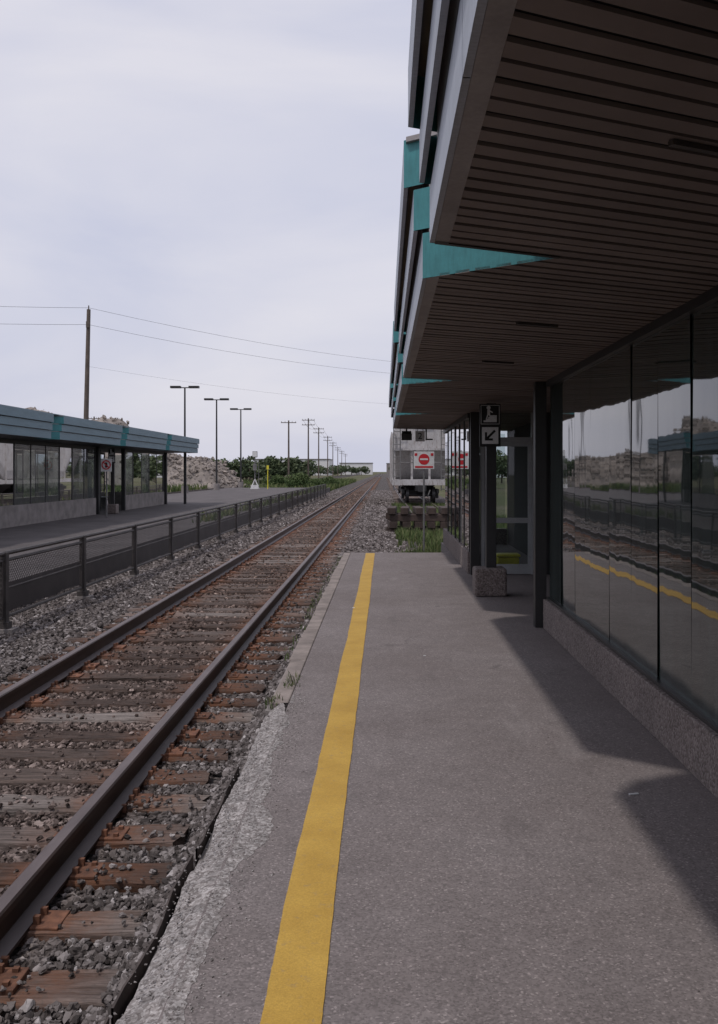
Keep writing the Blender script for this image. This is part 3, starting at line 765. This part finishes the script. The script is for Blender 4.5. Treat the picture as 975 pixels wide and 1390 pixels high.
# ------------------------------------------------------------------ timber stack at siding end
E=empty('railway_tie_stack'); b=MB()
for lvl in range(4):
    z=-.46+lvl*.225
    if lvl%2==0:
        for k in range(4): b.obox((1.12,31.2+k*.46,z+.1),(2.0+random.uniform(-.15,.15),.26,.21),rz=random.uniform(-.04,.04))
    else:
        for k in range(5): b.obox((.26+k*.43,31.9,z+.1),(.26,1.8,.21),rz=random.uniform(-.05,.05))
b.obj('timbers',M['oldtimber'],E,bevel=.012)

# ------------------------------------------------------------------ vegetation
def blades(name,xy,h0,h1,zb,mat,per=1,w=.006,parent=None):
    n=len(xy)*per; base=np.repeat(np.asarray(xy),per,axis=0)+np.random.normal(0,.02,(n,2))
    h=np.random.uniform(h0,h1,n); th=np.random.uniform(0,6.283,n); ln=np.random.uniform(.1,.5,n)*h
    ph=np.random.uniform(0,6.283,n)
    v=np.zeros((n,5,3)); wx=np.cos(th)*w; wy=np.sin(th)*w
    v[:,0]=np.stack([base[:,0]-wx,base[:,1]-wy,np.full(n,zb)],1); v[:,1]=np.stack([base[:,0]+wx,base[:,1]+wy,np.full(n,zb)],1)
    mx_=base[:,0]+np.cos(ph)*ln*.35; my=base[:,1]+np.sin(ph)*ln*.35
    v[:,2]=np.stack([mx_+wx*.8,my+wy*.8,zb+h*.6],1); v[:,3]=np.stack([mx_-wx*.8,my-wy*.8,zb+h*.6],1)
    v[:,4]=np.stack([base[:,0]+np.cos(ph)*ln,base[:,1]+np.sin(ph)*ln,zb+h],1)
    i=np.arange(n)[:,None]*5
    f=np.concatenate([i+np.array([[0,1,2]]),i+np.array([[0,2,3]]),i+np.array([[3,2,4]])])
    r=np.repeat(np.random.rand(n),5)
    return npmesh(name,v.reshape(-1,3),f,mat,parent,r)
def patch(n,x0,x1,y0,y1,th=0.0,sc=.8):
    out=[]
    while len(out)<n:
        x=random.uniform(x0,x1); y=random.uniform(y0,y1)
        if mn.noise((x*sc,y*sc,11))+random.uniform(-.25,.25)>th: out.append((x,y))
    return out
xy=patch(2600,.35,4.4,23.5,31,.0)+patch(4500,.45,4.6,34,56,.0)+patch(400,.2,1.2,20.8,24,.2)+patch(4000,1.6,6,22,40,-.4)
xy=[p for p in xy if not (-.1<p[0]<2.3 and 30.6<p[1]<33.2)]
blades('tall_grass',xy,.10,.34,-.44,M['grass'],3,.012)
xy=patch(900,-6,-5.5,30,95,.0)+patch(6000,-15,-5.5,95,190,-.1,.2)+patch(6000,-30,-19.8,60,170,-.1,.2)
blades('tall_grass',xy,.25,.9,-.5,M['grass'],3,.05)
xy=[(random.gauss(-.70,.02),random.gauss(7.25,.16)) for _ in range(18)]+[(random.gauss(-.78,.02),random.gauss(6.7,.1)) for _ in range(8)]+[(-.84+random.gauss(0,.02),random.uniform(8,18)) for _ in range(40)]
blades('weed_tuft',xy,.02,.075,-.02,M['grass'],5,.004)
xy=[(random.gauss(-.45,.12),random.uniform(18.95,19.6)) for _ in range(60)]
blades('weed_tuft',xy,.08,.3,-.42,M['grass'],4,.006)

def foliage(name,blobs,per,size,mat,parent=None):
    V=[];R=[]
    for (x,y,z,rx,rz_) in blobs:
        n=int(per*rx*rz_)+20
        d=np.random.normal(0,1,(n,3)); d/=np.linalg.norm(d,axis=1)[:,None]; rad=np.random.uniform(.55,1.08,n)**.6
        c=np.array([x,y,z])+d*rad[:,None]*np.array([rx,rx,rz_])
        a=np.random.normal(0,1,(n,3)); a/=np.linalg.norm(a,axis=1)[:,None]
        bb=np.cross(a,np.random.normal(0,1,(n,3))); bb/=np.linalg.norm(bb,axis=1)[:,None]
        s=np.random.uniform(.5,1.2,n)[:,None]*size
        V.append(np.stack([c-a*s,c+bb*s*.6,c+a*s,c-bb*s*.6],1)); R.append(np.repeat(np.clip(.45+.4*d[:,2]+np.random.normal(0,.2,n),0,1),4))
    V=np.concatenate(V).reshape(-1,3); R=np.concatenate(R); F=np.arange(len(V)).reshape(-1,4)
    return npmesh(name,V,F,mat,parent,R)
bl=[]
TL=empty('tree_line'); tk=MB()
for _ in range(170):
    y=random.uniform(150,260); x=random.uniform(-80,-14) - (y-150)*.05
    h=random.uniform(2.2,4.3)+1.4*mn.noise((x*.08,2,0)); r=random.uniform(1.0,2.2)
    tk.cyl((x,y,-.5),(x,y,h*.7),.14,.06,n=6)
    for k in range(4): bl.append((x+random.gauss(0,r*.6),y+random.gauss(0,r*.5),h*random.uniform(.35,.8),r*random.uniform(.5,.9),h*random.uniform(.18,.32)))
for _ in range(150):
    y=random.uniform(300,650); x=random.choice([random.uniform(-120,-10),random.uniform(5,150)]); h=random.uniform(3,5.5); r=random.uniform(2,4)
    tk.cyl((x,y,-.5),(x,y,h*.7),.2,.08,n=6)
    for k in range(3): bl.append((x+random.gauss(0,r*.7),y,h*random.uniform(.35,.75),r*random.uniform(.6,1),h*.3))
for _ in range(60):
    y=random.uniform(90,200); x=random.uniform(10,90); h=random.uniform(3,6); r=random.uniform(1.5,2.5)
    tk.cyl((x,y,-.5),(x,y,h*.7),.15,.08,n=6)
    for k in range(3): bl.append((x+random.gauss(0,r*.7),y,h*random.uniform(.35,.75),r*random.uniform(.6,1),h*.3))
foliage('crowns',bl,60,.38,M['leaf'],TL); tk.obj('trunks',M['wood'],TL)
def bush(x,y,r):
    E=empty('bush'); bl=[(x+random.gauss(0,r*.4),y+random.gauss(0,r*.3),-.4+r*random.uniform(.4,1.0),r*random.uniform(.45,.7),r*random.uniform(.4,.6)) for _ in range(9)]
    foliage('leaves',bl,900,.09,M['leafb'],E); t=MB()
    for k in range(5): t.cyl((x,y,-.5),(x+random.gauss(0,r*.4),y+random.gauss(0,r*.3),r*.8),.03,.01,n=5)
    t.obj('stems',M['wood'],E)
bush(-9.0,100,1.3); bush(-7.2,104,.9); bush(-12.2,112,1.2); bush(-6.6,118,1.0); bush(-21,78,.7)

# ------------------------------------------------------------------ rubble mounds
def mound(cx,cy,rx,ry,h,seed,pk=1.5):
    E=empty('rubble_mound'); n=60; vs=[];fs=[];pts=[];sc=[]
    for j in range(n+1):
        for i in range(n+1):
            u=-1+2*i/n; v=-1+2*j/n; d=math.sqrt(u*u+v*v)
            z=max(0,1-d**pk)*h*(1+.3*mn.noise((u*2.2+seed,v*2.2,0)))+ (.8*mn.noise((u*7,v*7,seed))+.35*mn.noise((u*18,v*18,seed)))*min(1,max(0,1.2-d)*2)
            vs.append((cx+u*rx,cy+v*ry,z-.55))
    for j in range(n):
        for i in range(n): fs.append((j*(n+1)+i,j*(n+1)+i+1,(j+1)*(n+1)+i+1,(j+1)*(n+1)+i))
    npmesh('earth',vs,fs,M['rubble'],E)
    for _ in range(2500):
        p=random.choice(vs)
        if p[2]>-.3: pts.append((p[0]+random.gauss(0,.3),p[1]+random.gauss(0,.3),p[2]+.05)); sc.append(random.uniform(.06,.26)*random.uniform(.5,1.4))
    stones('boulders',pts,sc,M['rubble'],1,.7,.75,E)
mound(-37.5,112,14,10,9.0,1.3,2.2); mound(-25,114,8.5,8,4.0,4.1,2.0)

def wh(x,y,w,d,h,mat):
    E=empty('industrial_building'); b=MB(); b.box(x,x+w,y,y+d,-.5,h); b.obj('walls',mat,E)
    b=MB(); b.box(x-.3,x+w+.3,y-.3,y+d+.3,h,h+.5); b.obj('roof_edge',M['galv'],E)
    b=MB(); k=x+3
    while k<x+w-4: b.box(k,k+2.5,y-.1,y-.02,1.5,3.2); k+=6
    b.obj('windows',M['interior'],E)
wh(9,330,45,30,6.5,M['white']); wh(-70,520,40,30,8,M['white']); wh(-30,640,22,20,7,M['white']); wh(2,900,40,20,9,M['concrete'])

# ------------------------------------------------------------------ world, sun
sd=Vector((-.38,-.36,1)).normalized()
el=math.asin(sd.z); az=math.atan2(sd.x,sd.y)
wd=bpy.data.worlds.new('World'); scene.world=wd; wd.use_nodes=True
t=wd.node_tree; bg=t.nodes['Background']; bg.inputs[1].default_value=.1
sky=t.nodes.new('ShaderNodeTexSky'); sky.sky_type='NISHITA'; sky.sun_disc=False; sky.sun_elevation=el; sky.sun_rotation=az%(2*math.pi)
sky.air_density=1.2; sky.dust_density=3.0
tc=t.nodes.new('ShaderNodeTexCoord'); mp=t.nodes.new('ShaderNodeMapping'); mp.inputs['Scale'].default_value=(1,1,3.2); mp.inputs['Rotation'].default_value=(.15,.25,.3)
t.links.new(tc.outputs['Generated'],mp.inputs['Vector'])
nz=t.nodes.new('ShaderNodeTexNoise'); nz.inputs['Scale'].default_value=2.2; nz.inputs['Detail'].default_value=6; nz.inputs['Roughness'].default_value=.5; nz.inputs['Distortion'].default_value=.4
t.links.new(mp.outputs[0],nz.inputs['Vector'])
rp=t.nodes.new('ShaderNodeValToRGB'); rp.color_ramp.elements[0].position=.32; rp.color_ramp.elements[0].color=(6.0,6.2,7.7,1); rp.color_ramp.elements[1].position=.68; rp.color_ramp.elements[1].color=(7.9,7.75,8.5,1)
t.links.new(nz.outputs['Fac'],rp.inputs[0])
mx2=t.nodes.new('ShaderNodeMix'); mx2.data_type='RGBA'; mx2.inputs[0].default_value=.9
t.links.new(sky.outputs[0],mx2.inputs[6]); t.links.new(rp.outputs[0],mx2.inputs[7]); t.links.new(mx2.outputs[2],bg.inputs[0])
sl=bpy.data.lights.new('sun','SUN'); sl.energy=1.7; sl.angle=math.radians(1.8); sl.color=(1,.94,.89)
so=bpy.data.objects.new('sun',sl); COL.objects.link(so); so.rotation_euler=(-sd).to_track_quat('-Z','Y').to_euler(); so.location=(-20,-20,50)

# ------------------------------------------------------------------ camera
cam=bpy.data.cameras.new('camera'); co=bpy.data.objects.new('camera',cam); COL.objects.link(co)
cam.sensor_fit='HORIZONTAL'; cam.sensor_width=36; cam.lens=48
cam.shift_x=-34.5/975; cam.shift_y=-55/975
co.location=(0,0,EYE); co.rotation_euler=(math.pi/2,0,0); cam.clip_start=.05; cam.clip_end=6000
scene.camera=co
scene.view_settings.view_transform='Standard'; scene.view_settings.look='None'; scene.view_settings.exposure=0
